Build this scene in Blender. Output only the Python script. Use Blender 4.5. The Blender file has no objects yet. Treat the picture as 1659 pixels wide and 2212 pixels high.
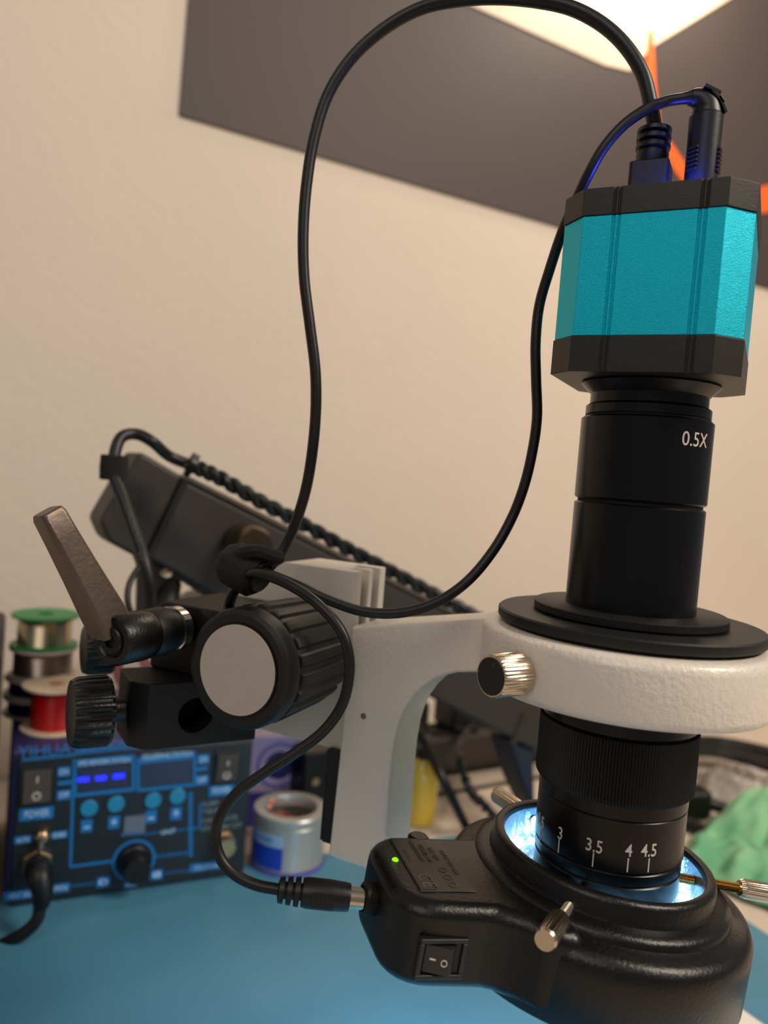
import bpy, bmesh, math, random
from mathutils import Vector, Matrix, noise
random.seed(7)
sc = bpy.context.scene
COL = sc.collection
# ------------------------------------------------------------------ camera
F = 1700.0                       # focal length in pixels of the 1659 x 2212 frame
ZC = 0.267                       # eye height above the desk
PITCH = math.atan(75 / F); ROLL = math.atan(0.08)
_f = Vector((0, math.cos(PITCH), -math.sin(PITCH)))
_u0 = Vector((0, math.sin(PITCH), math.cos(PITCH))); _r0 = Vector((1, 0, 0))
_r = _r0 * math.cos(ROLL) + _u0 * math.sin(ROLL)
_u = -_r0 * math.sin(ROLL) + _u0 * math.cos(ROLL)
EYE = Vector((0, 0, ZC))
cd = bpy.data.cameras.new('camera'); cam = bpy.data.objects.new('camera', cd); COL.objects.link(cam)
cam.matrix_world = Matrix(((_r.x, _u.x, -_f.x, 0), (_r.y, _u.y, -_f.y, 0), (_r.z, _u.z, -_f.z, ZC), (0, 0, 0, 1)))
cd.sensor_fit = 'VERTICAL'; cd.sensor_height = 36.0; cd.sensor_width = 27.0
cd.lens = F / 2212 * 36.0; cd.clip_start = 0.01; cd.clip_end = 50
cd.dof.use_dof = True; cd.dof.focus_distance = 0.243; cd.dof.aperture_fstop = 8.6
sc.camera = cam
# ------------------------------------------------------------------ world, lights, exposure
def lin(c):
    return tuple(((v / 255) / 12.92 if v / 255 <= .04045 else ((v / 255 + .055) / 1.055) ** 2.4) for v in c)
w = bpy.data.worlds.new('world'); sc.world = w; w.use_nodes = True
bg = w.node_tree.nodes['Background']; bg.inputs[0].default_value = (*lin((206, 204, 206)), 1); bg.inputs[1].default_value = 0.24
def light(name, kind, loc, energy, col, size=.1, target=None, size_y=None):
    l = bpy.data.lights.new(name, kind); o = bpy.data.objects.new(name, l); COL.objects.link(o)
    l.energy = energy; l.color = col; o.location = loc
    if kind == 'AREA':
        l.size = size
        if size_y: l.shape = 'RECTANGLE'; l.size_y = size_y
    else: l.shadow_soft_size = size
    if target is not None:
        o.rotation_euler = (Vector(target) - Vector(loc)).to_track_quat('-Z', 'Y').to_euler()
    return o
WARM = (1.0, .84, .66)
light('wall_lamp_light', 'POINT', (.305, .875, .955), 4.2, WARM, .04)
light('ceiling_lamp_light', 'AREA', (1.05, -.10, 1.25), 18.5, (1.0, .87, .73), .50, (.35, .6, .2))
light('room_fill_light', 'AREA', (-.3, -.8, 1.2), 4.5, (1.0, .93, .86), .8, (.1, .3, .15))  # soft fill added from the front, no actual lamp there
sc.view_settings.view_transform = 'Standard'; sc.view_settings.look = 'None'
sc.view_settings.exposure = 0.0; sc.view_settings.gamma = 1.0; sc.view_settings.use_curve_mapping = False
# ------------------------------------------------------------------ projection helpers (photo pixel -> world)
def ray(px, py):
    return _r * ((px - 829.5) / F) - _u * ((py - 1106) / F) + _f
def P(px, py, d): return EYE + ray(px, py) * d
def at_z(px, py, z=0.0):
    r = ray(px, py); return EYE + r * ((z - ZC) / r.z)
def hit(px, py, p, n):
    r = ray(px, py); return EYE + r * ((Vector(p) - EYE).dot(n) / r.dot(n))
class Frame:
    def __init__(s, o, yaw):
        s.o = Vector(o); s.a = Vector((math.cos(yaw), math.sin(yaw), 0)); s.b = Vector((-math.sin(yaw), math.cos(yaw), 0)); s.yaw = yaw
        s.M = Matrix(((s.a.x, s.b.x, 0, s.o.x), (s.a.y, s.b.y, 0, s.o.y), (0, 0, 1, s.o.z), (0, 0, 0, 1)))
    def __call__(s, a, b, z): return s.o + s.a * a + s.b * b + Vector((0, 0, z))
    def hit(s, px, py, b=0.0):                     # -> (a, z) on plane b
        p = hit(px, py, s.o + s.b * b, s.b) - s.o; return (p.dot(s.a), p.z)
I4 = Matrix.Identity(4)
def basis(o, z, xh=(1, 0, 0)):                     # matrix whose local z axis is z
    z = Vector(z).normalized(); x = Vector(xh); x = (x - z * x.dot(z)).normalized(); y = z.cross(x)
    return Matrix(((x.x, y.x, z.x, o[0]), (x.y, y.y, z.y, o[1]), (x.z, y.z, z.z, o[2]), (0, 0, 0, 1)))
# ------------------------------------------------------------------ materials
MATS = {}
def mat(name, c, rough=.5, metal=0., bump=0., bs=400., var=0., vs=60., c2=None, spec=.5, emit=None, es=1., alpha=None, coat=0., trans=0., stretch=None, speck=None):
    if name in MATS: return MATS[name]
    m = bpy.data.materials.new(name); MATS[name] = m; m.use_nodes = True
    nt = m.node_tree; b = nt.nodes['Principled BSDF']; L = nt.links.new; N = nt.nodes.new
    col = (*lin(c), 1); b.inputs['Base Color'].default_value = col
    b.inputs['Roughness'].default_value = rough; b.inputs['Metallic'].default_value = metal
    b.inputs['Specular IOR Level'].default_value = spec; b.inputs['Coat Weight'].default_value = coat
    if trans: b.inputs['Transmission Weight'].default_value = trans; b.inputs['IOR'].default_value = 1.2
    if alpha is not None: b.inputs['Alpha'].default_value = alpha
    tc = N('ShaderNodeTexCoord'); vec = tc.outputs['Object']
    if stretch:
        mp = N('ShaderNodeMapping'); mp.inputs['Scale'].default_value = stretch; L(vec, mp.inputs['Vector']); vec = mp.outputs['Vector']
    last = None
    if var or c2:
        n = N('ShaderNodeTexNoise'); n.inputs['Scale'].default_value = vs; n.inputs['Detail'].default_value = 5; L(vec, n.inputs['Vector'])
        rp = N('ShaderNodeValToRGB'); L(n.outputs['Fac'], rp.inputs['Fac'])
        k = 1 - var
        e = rp.color_ramp.elements; e[0].position = .35; e[1].position = .68
        e[0].color = (col[0] * k, col[1] * k, col[2] * k, 1) if not c2 else (*lin(c2), 1); e[1].color = col
        last = rp.outputs['Color']
    if speck:                                      # (colour, scale, threshold) dust and dirt specks
        n2 = N('ShaderNodeTexNoise'); n2.inputs['Scale'].default_value = speck[1]; n2.inputs['Detail'].default_value = 3; L(tc.outputs['Object'], n2.inputs['Vector'])
        r2 = N('ShaderNodeValToRGB'); L(n2.outputs['Fac'], r2.inputs['Fac']); e = r2.color_ramp.elements
        e[0].position = speck[2]; e[1].position = speck[2] + .05; e[0].color = (0, 0, 0, 1); e[1].color = (1, 1, 1, 1)
        mx = N('ShaderNodeMix'); mx.data_type = 'RGBA'; L(r2.outputs['Color'], mx.inputs[0])
        if last: L(last, mx.inputs[6])
        else: mx.inputs[6].default_value = col
        mx.inputs[7].default_value = (*lin(speck[0]), 1); last = mx.outputs[2]
    if last: L(last, b.inputs['Base Color'])
    if bump:
        n = N('ShaderNodeTexNoise'); n.inputs['Scale'].default_value = bs; n.inputs['Detail'].default_value = 4; L(vec, n.inputs['Vector'])
        bp = N('ShaderNodeBump'); bp.inputs['Strength'].default_value = bump; bp.inputs['Distance'].default_value = .0004 if bs > 200 else .0015
        L(n.outputs['Fac'], bp.inputs['Height']); L(bp.outputs['Normal'], b.inputs['Normal'])
    if emit:
        b.inputs['Emission Color'].default_value = (*lin(emit), 1); b.inputs['Emission Strength'].default_value = es
    return m
wall_m = mat('wall_paint', (226, 211, 194), .8, bump=.45, bs=130, var=.03, vs=9)
desk_m = mat('desk_laminate', (214, 196, 178), .55, bump=.05, bs=200, var=.03)
mat_m = mat('blue_silicone', (80, 138, 162), .42, bump=.25, bs=500, var=.16, vs=9, speck=((30, 60, 75), 90, .76))
white_m = mat('white_enamel', (232, 222, 208), .30, bump=1.0, bs=620, var=.03, coat=.2, speck=((120, 100, 82), 420, .77))
white_smooth = mat('white_enamel_smooth', (222, 212, 198), .42, bump=.15, bs=300, var=.05, speck=((150, 130, 110), 300, .76))
black_metal = mat('black_anodised', (13, 12, 13), .28, metal=.35, bump=.06, bs=700, spec=.5, speck=((70, 66, 62), 500, .80))
black_matte = mat('black_matte', (15, 14, 13), .50, bump=.15, bs=900, spec=.45, speck=((80, 74, 68), 600, .80))
black_plastic = mat('black_moulded_plastic', (13, 12, 11), .34, bump=.35, bs=900, spec=.42, speck=((70, 64, 58), 450, .78))
rubber = mat('black_rubber', (13, 12, 12), .42, bump=.10, bs=500, spec=.45, var=.15)
dark_plastic = mat('dark_grey_powder_coat', (50, 44, 40), .55, bump=.2, bs=900)
plate_m = mat('brushed_black_plate', (54, 50, 46), .42, metal=.5, bump=.12, bs=1600, stretch=(.3, .3, 2.0))
teal_m = mat('teal_anodised', (0, 196, 220), .38, metal=.6, bump=.45, bs=3400, var=.06, vs=900)
nickel = mat('nickel', (205, 188, 165), .24, metal=1., bump=.1, bs=600)
brass = mat('brass_thread', (205, 165, 105), .28, metal=1.)
chrome = mat('chrome', (225, 220, 212), .12, metal=1.)
print_w = mat('white_print', (206, 198, 186), .6)
print_g = mat('grey_print', (96, 88, 82), .6)
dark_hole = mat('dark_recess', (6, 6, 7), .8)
# ------------------------------------------------------------------ geometry helpers
class MB:
    def __init__(s): s.bm = bmesh.new()
    def add(s, verts, faces, M=I4):
        vs = [s.bm.verts.new(M @ Vector(v)) for v in verts]
        for f in faces:
            try: s.bm.faces.new([vs[i] for i in f])
            except ValueError: pass
        return s
    def box(s, x0, x1, y0, y1, z0, z1, M=I4):
        v = [(x, y, z) for z in (z0, z1) for y in (y0, y1) for x in (x0, x1)]
        return s.add(v, [(0, 2, 3, 1), (4, 5, 7, 6), (0, 1, 5, 4), (2, 6, 7, 3), (0, 4, 6, 2), (1, 3, 7, 5)], M)
    def lathe(s, prof, seg=64, M=I4, mod=None, closed=False):
        vs = []; fs = []; n = len(prof)
        for i in range(seg):
            t = 2 * math.pi * i / seg
            for j, (r, z) in enumerate(prof):
                rr = r * (mod(i, j) if mod else 1); vs.append((rr * math.cos(t), rr * math.sin(t), z))
        for i in range(seg):
            k = (i + 1) % seg
            for j in range(n - 1 + (1 if closed else 0)):
                q = (j + 1) % n; fs.append((i * n + j, k * n + j, k * n + q, i * n + q))
        if not closed:
            for j in (0, n - 1):
                if prof[j][0] > 1e-6:
                    ids = [i * n + j for i in range(seg)]; fs.append(ids[::-1] if j == 0 else ids)
        return s.add(vs, fs, M)
    def cyl(s, r, z0, z1, seg=40, M=I4, r2=None, ch=0.):
        r2 = r if r2 is None else r2
        if ch: return s.lathe([(r - ch, z0), (r, z0 + ch), (r2, z1 - ch), (r2 - ch, z1)], seg, M)
        return s.lathe([(r, z0), (r2, z1)], seg, M)
    def prism(s, poly, z0, z1, M=I4):
        n = len(poly); v = [(x, y, z0) for x, y in poly] + [(x, y, z1) for x, y in poly]
        f = [tuple(range(n))[::-1], tuple(range(n, 2 * n))] + [(i, (i + 1) % n, n + (i + 1) % n, n + i) for i in range(n)]
        return s.add(v, f, M)
    def tube(s, pts, r, seg=14, M=I4, cap=True):
        pts = [Vector(p) for p in pts]; n = len(pts); R = r if isinstance(r, (list, tuple)) else [r] * n
        t0 = (pts[1] - pts[0]).normalized(); up = Vector((0, 0, 1)) if abs(t0.z) < .9 else Vector((1, 0, 0))
        nrm = (up - t0 * up.dot(t0)).normalized(); vs = []; fs = []
        for i in range(n):
            t = (pts[min(i + 1, n - 1)] - pts[max(i - 1, 0)]).normalized()
            nrm = (nrm - t * nrm.dot(t)).normalized(); bn = t.cross(nrm)
            for k in range(seg):
                a = 2 * math.pi * k / seg; vs.append(pts[i] + (nrm * math.cos(a) + bn * math.sin(a)) * R[i])
        for i in range(n - 1):
            for k in range(seg):
                q = (k + 1) % seg; fs.append((i * seg + k, i * seg + q, (i + 1) * seg + q, (i + 1) * seg + k))
        if cap: fs.append(tuple(range(seg))[::-1]); fs.append(tuple(range((n - 1) * seg, n * seg)))
        return s.add(vs, fs, M)
    def mesh(s, name):
        bmesh.ops.recalc_face_normals(s.bm, faces=s.bm.faces)
        me = bpy.data.meshes.new(name); s.bm.to_mesh(me); s.bm.free(); return me
def spline(pts, k=10):
    pts = [Vector(p) for p in pts]; out = []; q = [pts[0] * 2 - pts[1]] + pts + [pts[-1] * 2 - pts[-2]]
    for i in range(1, len(q) - 2):
        a, b, c, d = q[i - 1:i + 3]
        for j in range(k):
            t = j / k; out.append(.5 * ((2 * b) + (c - a) * t + (2 * a - 5 * b + 4 * c - d) * t * t + (3 * b - a - 3 * c + d) * t ** 3))
    out.append(pts[-1]); return out
def tag(o, label=None, cat=None, group=None, kind=None):
    if label: o['label'] = label
    if cat: o['category'] = cat
    if group: o['group'] = group
    if kind: o['kind'] = kind
    return o
def thing(name, label, cat, loc, group=None):
    o = bpy.data.objects.new(name, None); COL.objects.link(o); o.empty_display_size = .01; o.location = Vector(loc)
    return tag(o, label, cat, group)
WLOC = {}
def part(name, mb, m, parent=None, bevel=0., seg=2, smooth=35, label=None, origin=None):
    me = mb.mesh(name) if isinstance(mb, MB) else mb
    o = bpy.data.objects.new(name, me); COL.objects.link(o)
    off = Vector((0, 0, 0)); p = parent
    if p is not None:
        while p is not None: off += p.location; p = p.parent
        o.parent = parent
    else:
        if origin is None:
            xs = [v.co for v in me.vertices]
            origin = Vector((sum(v.x for v in xs) / len(xs), sum(v.y for v in xs) / len(xs), min(v.z for v in xs)))
        off = Vector(origin); o.location = off
    me.transform(Matrix.Translation(-off))
    if m: me.materials.append(m)
    if smooth:
        for f in me.polygons: f.use_smooth = True
        me.set_sharp_from_angle(angle=math.radians(smooth))
    if bevel:
        b = o.modifiers.new('bevel', 'BEVEL'); b.width = bevel; b.segments = seg; b.limit_method = 'ANGLE'; b.angle_limit = math.radians(30)
        b.harden_normals = True
    if label: o['label'] = label
    return o
def text_bm(txt, size, M=I4, depth=.00008, bend=None, sx=1., align='CENTER', bold=0.):
    """text as a thin solid; bend=(R, angle0, zc, centre) wraps it round a vertical cylinder"""
    cu = bpy.data.curves.new('t', 'FONT'); cu.body = txt; cu.size = size; cu.align_x = align; cu.align_y = 'CENTER'; cu.extrude = depth; cu.resolution_u = 3
    cu.offset = bold
    o = bpy.data.objects.new('t', cu); COL.objects.link(o); dg = bpy.context.evaluated_depsgraph_get(); dg.update()
    me = bpy.data.meshes.new_from_object(o.evaluated_get(dg)); bpy.data.objects.remove(o); bpy.data.curves.remove(cu)
    for v in me.vertices: v.co.x *= sx
    if bend:
        bm = bmesh.new(); bm.from_mesh(me); bm.to_mesh(me); bm.free()
        R, a0, zc, c = bend
        for v in me.vertices:
            a = a0 + v.co.x / R; rr = R + v.co.z; v.co = Vector((c[0] + rr * math.cos(a), c[1] + rr * math.sin(a), zc + v.co.y))
    else: me.transform(M)
    return me
def join_meshes(ms, name='m'):
    bm = bmesh.new()
    for me in ms: bm.from_mesh(me); bpy.data.meshes.remove(me)
    me = bpy.data.meshes.new(name); bm.to_mesh(me); bm.free(); return me
def boolean(a, cutters):
    oa = bpy.data.objects.new('a', a.mesh('a')); COL.objects.link(oa); cs = []
    for c in cutters:
        oc = bpy.data.objects.new('c', c.mesh('c')); COL.objects.link(oc); cs.append(oc)
        md = oa.modifiers.new('b', 'BOOLEAN'); md.object = oc; md.operation = 'DIFFERENCE'; md.solver = 'EXACT'
    dg = bpy.context.evaluated_depsgraph_get(); dg.update()
    me = bpy.data.meshes.new_from_object(oa.evaluated_get(dg))
    for o in [oa] + cs: bpy.data.objects.remove(o)
    me.materials.clear(); return me
def rot_y(t): return Matrix.Rotation(t, 4, 'Y')
# ------------------------------------------------------------------ frames of the place
W = Frame((0, .80, 0), math.radians(31))           # wall and desk direction; +b goes into the wall
p_ax = P(1380, 1090, .25); LX, LY = p_ax.x, p_ax.y
A = Frame((LX, LY, ZC), math.radians(-26))         # microscope arm: a along the arm, b away, z from eye level
C0 = (LX, LY)
# ================================================================== SETTING
o = part('wall_back', MB().box(-1.6, 1.9, 0, .06, -.75, 1.9, W.M), wall_m, smooth=0); tag(o, 'cream painted wall with a fine orange-peel texture behind the desk', kind='structure')
o = part('floor', MB().box(-2.2, 2.2, -2.2, .06, -.78, -.75, W.M), mat('floor_boards', (120, 96, 74), .6, var=.2, vs=6), smooth=0); tag(o, 'wooden floor below the desk', kind='structure')
desk = thing('desk', 'cream laminate desk top along the wall', 'desk', (0, .1, -.75))
part('tabletop', MB().box(-1.0, 1.0, -1.05, -.004, -.028, 0, W.M), desk_m, desk, bevel=.002)
for x in (-.93, .93):
    for y in (-.98, -.08): part('leg', MB().box(x - .03, x + .03, y - .03, y + .03, -.75, -.028, W.M), dark_plastic, desk, bevel=.003)
# mat: back edge through (825,1835), right edge through (1640,2014)
GM = Frame((0, .6, 0), math.radians(24.5)); mb_ = GM.M.inverted() @ at_z(825, 1834); mr_ = GM.M.inverted() @ at_z(1640, 2015)
sm = MB().box(mr_.x - .62, mr_.x, mb_.y - .42, mb_.y, .0003, .0028, GM.M)
o = part('soldering_mat', sm, mat_m, bevel=.0008); tag(o, 'blue silicone work mat lying on the desk under the microscope', 'mat')
MZ = .0028
pe = W.M.inverted() @ at_z(1591, 2176, MZ); pl = W.M.inverted() @ at_z(1140, 2212, MZ)
o = part('paper_sheet', MB().box(pl.x + .012, pe.x, pe.y - .20, pe.y + .022, MZ + .0001, MZ + .0009, W.M), mat('paper', (232, 222, 208), .8, var=.02), smooth=0)
tag(o, 'white card lying on the blue mat beneath the black ring light', 'card')
# ================================================================== POSTER
def wp(px, py, off=0.): p = W.M.inverted() @ hit(px, py, W.o - W.b * off, W.b); return (p.x, p.z)
pc = wp(387, 250); pd = wp(1659, 625); poster_m = mat('black_print', (74, 63, 60), .6, bump=.15, bs=25, var=.07, vs=3)
post = thing('poster', 'large dark poster with a pale diamond and orange stripes high on the wall', 'poster', W(pc[0], -.002, pc[1]))
X1 = 1.25; zb = pc[1]; zt = 1.35
slope = (pd[1] - pc[1]) / (pd[0] - pc[0])
MW = W.M @ Matrix(((1, 0, 0, 0), (0, 0, 1, 0), (0, 1, 0, 0), (0, 0, 0, 1)))      # poly (u,z) extruded along b
def wpoly(pts, b0, b1): return MB().prism(pts, b0, b1, MW)
part('sheet', wpoly([(pc[0], zb), (X1, zb + slope * (X1 - pc[0])), (X1, zt), (pc[0] + .01, zt)], -.003, -.0005), poster_m, post, smooth=0)
d0 = wp(1355, 156); dr = wp(1400, 106); dl = wp(1300, 143); d1 = wp(1012, 15); d2 = wp(1571, 0)
def ext(p, q, k): return (p[0] + (q[0] - p[0]) * k, p[1] + (q[1] - p[1]) * k)
e1 = ext(dl, d1, 1.7); e2 = ext(dr, d2, 1.9)
part('diamond_panel', wpoly([d0, dr, e2, (e2[0] * .5 + e1[0] * .5, e1[1] + .22), e1, dl], -.0042, -.003), mat('pale_print', (232, 214, 190), .4), post, smooth=0, label='pale cream diamond printed on the poster')
orange = mat('orange_print', (255, 108, 30), .5)
part('orange_stripe', wpoly([wp(1396, 70), wp(1402, 70), wp(1408, 180), wp(1419, 280), wp(1405, 240), wp(1386, 160)], -.0054, -.0042), orange, post, smooth=0)
part('orange_stripe', wpoly([wp(1436, 305), wp(1442, 310), wp(1560, 480), wp(1560, 540), wp(1500, 440), wp(1437, 350)], -.0048, -.003), orange, post, smooth=0)
part('orange_stripe', wpoly([wp(1580, 418), wp(1800, 370), wp(1800, 440), wp(1580, 470)], -.0048, -.003), orange, post, smooth=0)
# ================================================================== SOLDERING STATION
s0 = at_z(5, 1962, MZ); S = Frame((s0.x, s0.y, MZ), math.radians(25))
SW, SH, SD = .1425, .0905, .125
st = thing('soldering_station', 'black and blue soldering rework station with switches, dials and two displays', 'soldering station', S(SW / 2, SD / 2, .0))
navy = mat('navy_powder_coat', (52, 46, 98), .42, var=.06); top_navy = navy
part('case', MB().box(.0, SW, .0035, SD, .004, SH, S.M), navy, st, bevel=.002)
part('front_panel', MB().box(.0035, SW - .0015, -.0015, .004, .001, SH - .002, S.M), mat('black_panel', (26, 32, 36), .42), st, bevel=.001)
for u, v in ((.012, .015), (SW - .015, .015), (.012, SD - .015), (SW - .015, SD - .015)):
    part('rubber_foot', MB().cyl(.006, 0, .005, 20, S.M @ Matrix.Translation((u, v, 0))), rubber, st)
blue = mat('blue_print', (14, 112, 178), .5); blue_l = mat('pale_blue_print', (176, 214, 240), .5)
FB = -.0015
MP = S.M @ Matrix(((1, 0, 0, 0), (0, 0, 1, FB), (0, 1, 0, 0), (0, 0, 0, 1)))     # local (u, z, depth+ into)
MT = S.M @ Matrix(((1, 0, 0, 0), (0, 0, -1, FB), (0, 1, 0, 0), (0, 0, 0, 1)))    # text faces the viewer
def pp(px, py): return S.hit(px, py, FB)
def rect(mb, px, py, wx, hy, t=.0004, r=0.):
    u, z = pp(px, py); u2, _ = pp(px + wx, py - wx * .1); k = abs(u2 - u); _, z2 = pp(px, py + hy); h = abs(z2 - z)
    mb.box(u - k / 2, u + k / 2, FB - t, FB + .0004, z - h / 2, z + h / 2, S.M); return (u, z, k, h)
def ptext(txt, px, py, hpx, wpx=None, m=None, d=.0007):
    u, z = pp(px, py); _, z2 = pp(px, py + hpx); size = abs(z2 - z) / .72
    me = text_bm(txt, size, I4, .00025)
    if wpx:
        xs = [v.co.x for v in me.vertices]; cur = max(xs) - min(xs); u2, _ = pp(px + wpx, py); k = abs(u2 - u) / cur
        for v in me.vertices: v.co.x *= k
    me.transform(MT @ Matrix.Translation((u, z, d))); return me
def strip(mb, a, b, wpx, t=.0004):
    ua, za = pp(*a); ub, zb_ = pp(*b); v = Vector((ub - ua, zb_ - za)); n = Vector((-v.y, v.x)).normalized() * (wpx * .00014)
    mb.prism([(ua + n.x, za + n.y), (ub + n.x, zb_ + n.y), (ub - n.x, zb_ - n.y), (ua - n.x, za - n.y)], -t, .0003, MP)
frame_mb = MB()
strip(frame_mb, (48, 1642), (165, 1630), 4); strip(frame_mb, (165, 1628), (312, 1612), 4); strip(frame_mb, (160, 1622), (312, 1606), 2)
strip(frame_mb, (160, 1640), (152, 1872), 5); strip(frame_mb, (152, 1872), (240, 1860), 5)
strip(frame_mb, (125, 1692), (155, 1689), 8); strip(frame_mb, (424, 1662), (448, 1659), 8)
strip(frame_mb, (262, 1804), (312, 1799), 5); strip(frame_mb, (312, 1802), (412, 1790), 2); strip(frame_mb, (412, 1790), (426, 1788), 3)
for i in range(14): a = 1712 + i * 10; strip(frame_mb, (413, a), (410, a + 7), 9, .0003)
for i in range(6): strip(frame_mb, (336 + i * 12, 1853 - i * 1.4), (344 + i * 12, 1846 - i * 1.4), 4, .0003)
for i in range(6): strip(frame_mb, (152 + i * 9, 1916 - i), (158 + i * 9, 1911 - i), 3, .0003)
for i in range(5): strip(frame_mb, (358 + i * 11, 1888 - i * 1.3), (365 + i * 11, 1883 - i * 1.3), 3, .0003)
strip(frame_mb, (433, 1735), (431, 1792), 4)
# display frames
for (x0, y0, x1, y1) in ((162, 1634, 288, 1708), (298, 1627, 420, 1697)):
    dy = -(x1 - x0) * .105
    strip(frame_mb, (x0, y0 + 16), (x1, y0 + 16 + dy), 15); strip(frame_mb, (x0, y1 + 10), (x1, y1 + 10 + dy), 7)
    strip(frame_mb, (x0, y0 + 10), (x0, y1 + 14), 6); strip(frame_mb, (x1, y0 + dy + 10), (x1, y1 + 14 + dy), 6)
part('printed_lines', frame_mb, blue, st, smooth=0, label='blue printed outlines on the front panel')
lens_m = mat('display_glass', (46, 52, 74), .2)
d = MB(); rect(d, 225, 1681, 108, 50, .0003); disp1 = part('display', d, lens_m, st, smooth=0)
d = MB(); rect(d, 359, 1668, 108, 50, .0003); part('display', d, lens_m, st, smooth=0)
d = MB()
for x, y in ((180, 1683), (218, 1680), (256, 1676)): rect(d, x, y, 24, 9, .0009)
part('digit_bar', d, mat('blue_digits', (10, 10, 200), .4, emit=(30, 40, 255), es=2.2), disp1, smooth=0, label='three glowing blue dashes')
ring_ = MB(); u, z = pp(289, 1858); ring_.lathe([(.0112, -.0003), (.0112, .0004), (.0128, .0004), (.0128, -.0003)], 48, MT @ Matrix.Translation((u, z, 0)), closed=True)
part('dial_outline', ring_, blue, st)
pill = MB(); tx = []
for t, x, y, w_, h_, m_ in (('ON', 138, 1667, 27, 20, 0), ('OFF', 138, 1717, 30, 20, 0), ('POWER', 79, 1757, 72, 26, 0), ('AUTO', 50, 1814, 38, 15, 0), ('DES', 128, 1803, 36, 15, 0),
        ('HEAT GUN', 46, 1932, 74, 18, 0), ('MIN', 131, 1918, 38, 19, 0), ('0', 223, 1905, 28, 21, 0), ('8', 338, 1889, 26, 21, 0), ('SOLDERING', 446, 1871, 70, 17, 0),
        ('ON', 439, 1640, 24, 20, 0), ('OFF', 436, 1685, 26, 20, 0), ('POWER', 478, 1707, 52, 22, 0), ('UNIT', 363, 1796, 42, 16, 1), ('AIR', 282, 1909, 28, 14, 0)):
    lf = st
    if m_ == 0: pl_ = MB(); rect(pl_, x, y, w_, h_); lf = part('label_patch', pl_, blue, st, smooth=0)
    part('lettering', ptext(t, x, y, h_ * .6, w_ * .72), blue_l, lf, smooth=0)
for x, y, c in ((187, 1784, '-'), (246, 1776, '+'), (326, 1764, '-'), (380, 1757, '+')):
    pl_ = MB(); rect(pl_, x, y, 24, 26); lf = part('label_patch', pl_, blue, st, smooth=0); part('lettering', ptext(c, x, y, 22, 13), blue_l, lf, smooth=0)
part('display_title', ptext('SMD REWORK STATION', 226, 1645, 11, 108), blue_l, st, smooth=0); part('display_title', ptext('SOLDERING STATION', 362, 1631, 11, 104), blue_l, st, smooth=0)
part('brand_lettering', ptext('YIHUA', 97, 1622, 25, 112, d=.0005), blue, st, smooth=0); part('brand_lettering', ptext('SERVICE°', 222, 1612, 20, 118, d=.0005), blue, st, smooth=0)
for t, x, y, ww in (('SLEEP', 454, 1735, 34), ('TEMP', 458, 1752, 42), ('CALIBRATE', 474, 1769, 74), ('STANDBY C/F', 478, 1786, 82)): part('panel_note', ptext(t, x, y, 10, ww), mat('dim_print', (120, 140, 150), .5), st, smooth=0)
for x, y in ((192, 1745), (250, 1736), (330, 1728), (383, 1719)):
    u, z = pp(x, y); part('button', MB().cyl(.0050, -.0002, .0016, 28, MT @ Matrix.Translation((u, z, 0)), ch=.0005), mat('teal_button', (30, 128, 170), .4), st)
u, z = pp(291, 1782); part('indicator_window', MB().box(u - .0062, u + .0062, FB - .0004, FB, z - .0058, z + .0058, S.M), mat('grey_window', (98, 108, 124), .35), st, smooth=0)
def rocker(u, z, w_, h_, M, parent, on, sym=True):
    fr = MB().box(u - w_ / 2, u + w_ / 2, FB - .0018, FB, z - h_ / 2, z + h_ / 2, M); fo = part('switch_frame', fr, mat('switch_black', (24, 22, 22), .4), parent, bevel=.0006)
    k = .40; t1, t2 = (.0045, .0020) if on else (.002, .0045)
    v = [(u - w_ * k, FB - t1, z + h_ * k), (u + w_ * k, FB - t1, z + h_ * k), (u + w_ * k, FB - t2, z - h_ * k), (u - w_ * k, FB - t2, z - h_ * k)]
    v2 = [(x, FB, zz) for x, y, zz in v]
    part('switch_rocker', MB().add(v + v2, [(0, 1, 2, 3), (7, 6, 5, 4), (0, 4, 5, 1), (1, 5, 6, 2), (2, 6, 7, 3), (3, 7, 4, 0)], M), mat('switch_brown_black', (66, 58, 50), .35), fo, bevel=.0004)
    if sym:
        dirv = Vector((0, -(t2 - t1), 0))
        b1 = MB().box(u - .0004, u + .0004, FB - t1 + (t1 - t2) * .28 - .0004, FB - t1 + (t1 - t2) * .28 + .0006, z + h_ * .1, z + h_ * .24, M)
        yy = FB - t1 + (t1 - t2) * .78
        b1.lathe([(.0016, -.0004), (.0016, .0003), (.0023, .0003), (.0023, -.0004)], 24, M @ Matrix.Translation((u, yy, z - h_ * .22)) @ Matrix.Rotation(math.pi / 2, 4, 'X'), closed=True)
        part('switch_symbol', b1, print_w, fo, smooth=0)
u, z = pp(80, 1695); rocker(u, z, .0185, .0235, S.M, st, False)
u, z = pp(489, 1656); rocker(u, z, .0165, .0215, S.M, st, True)
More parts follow.
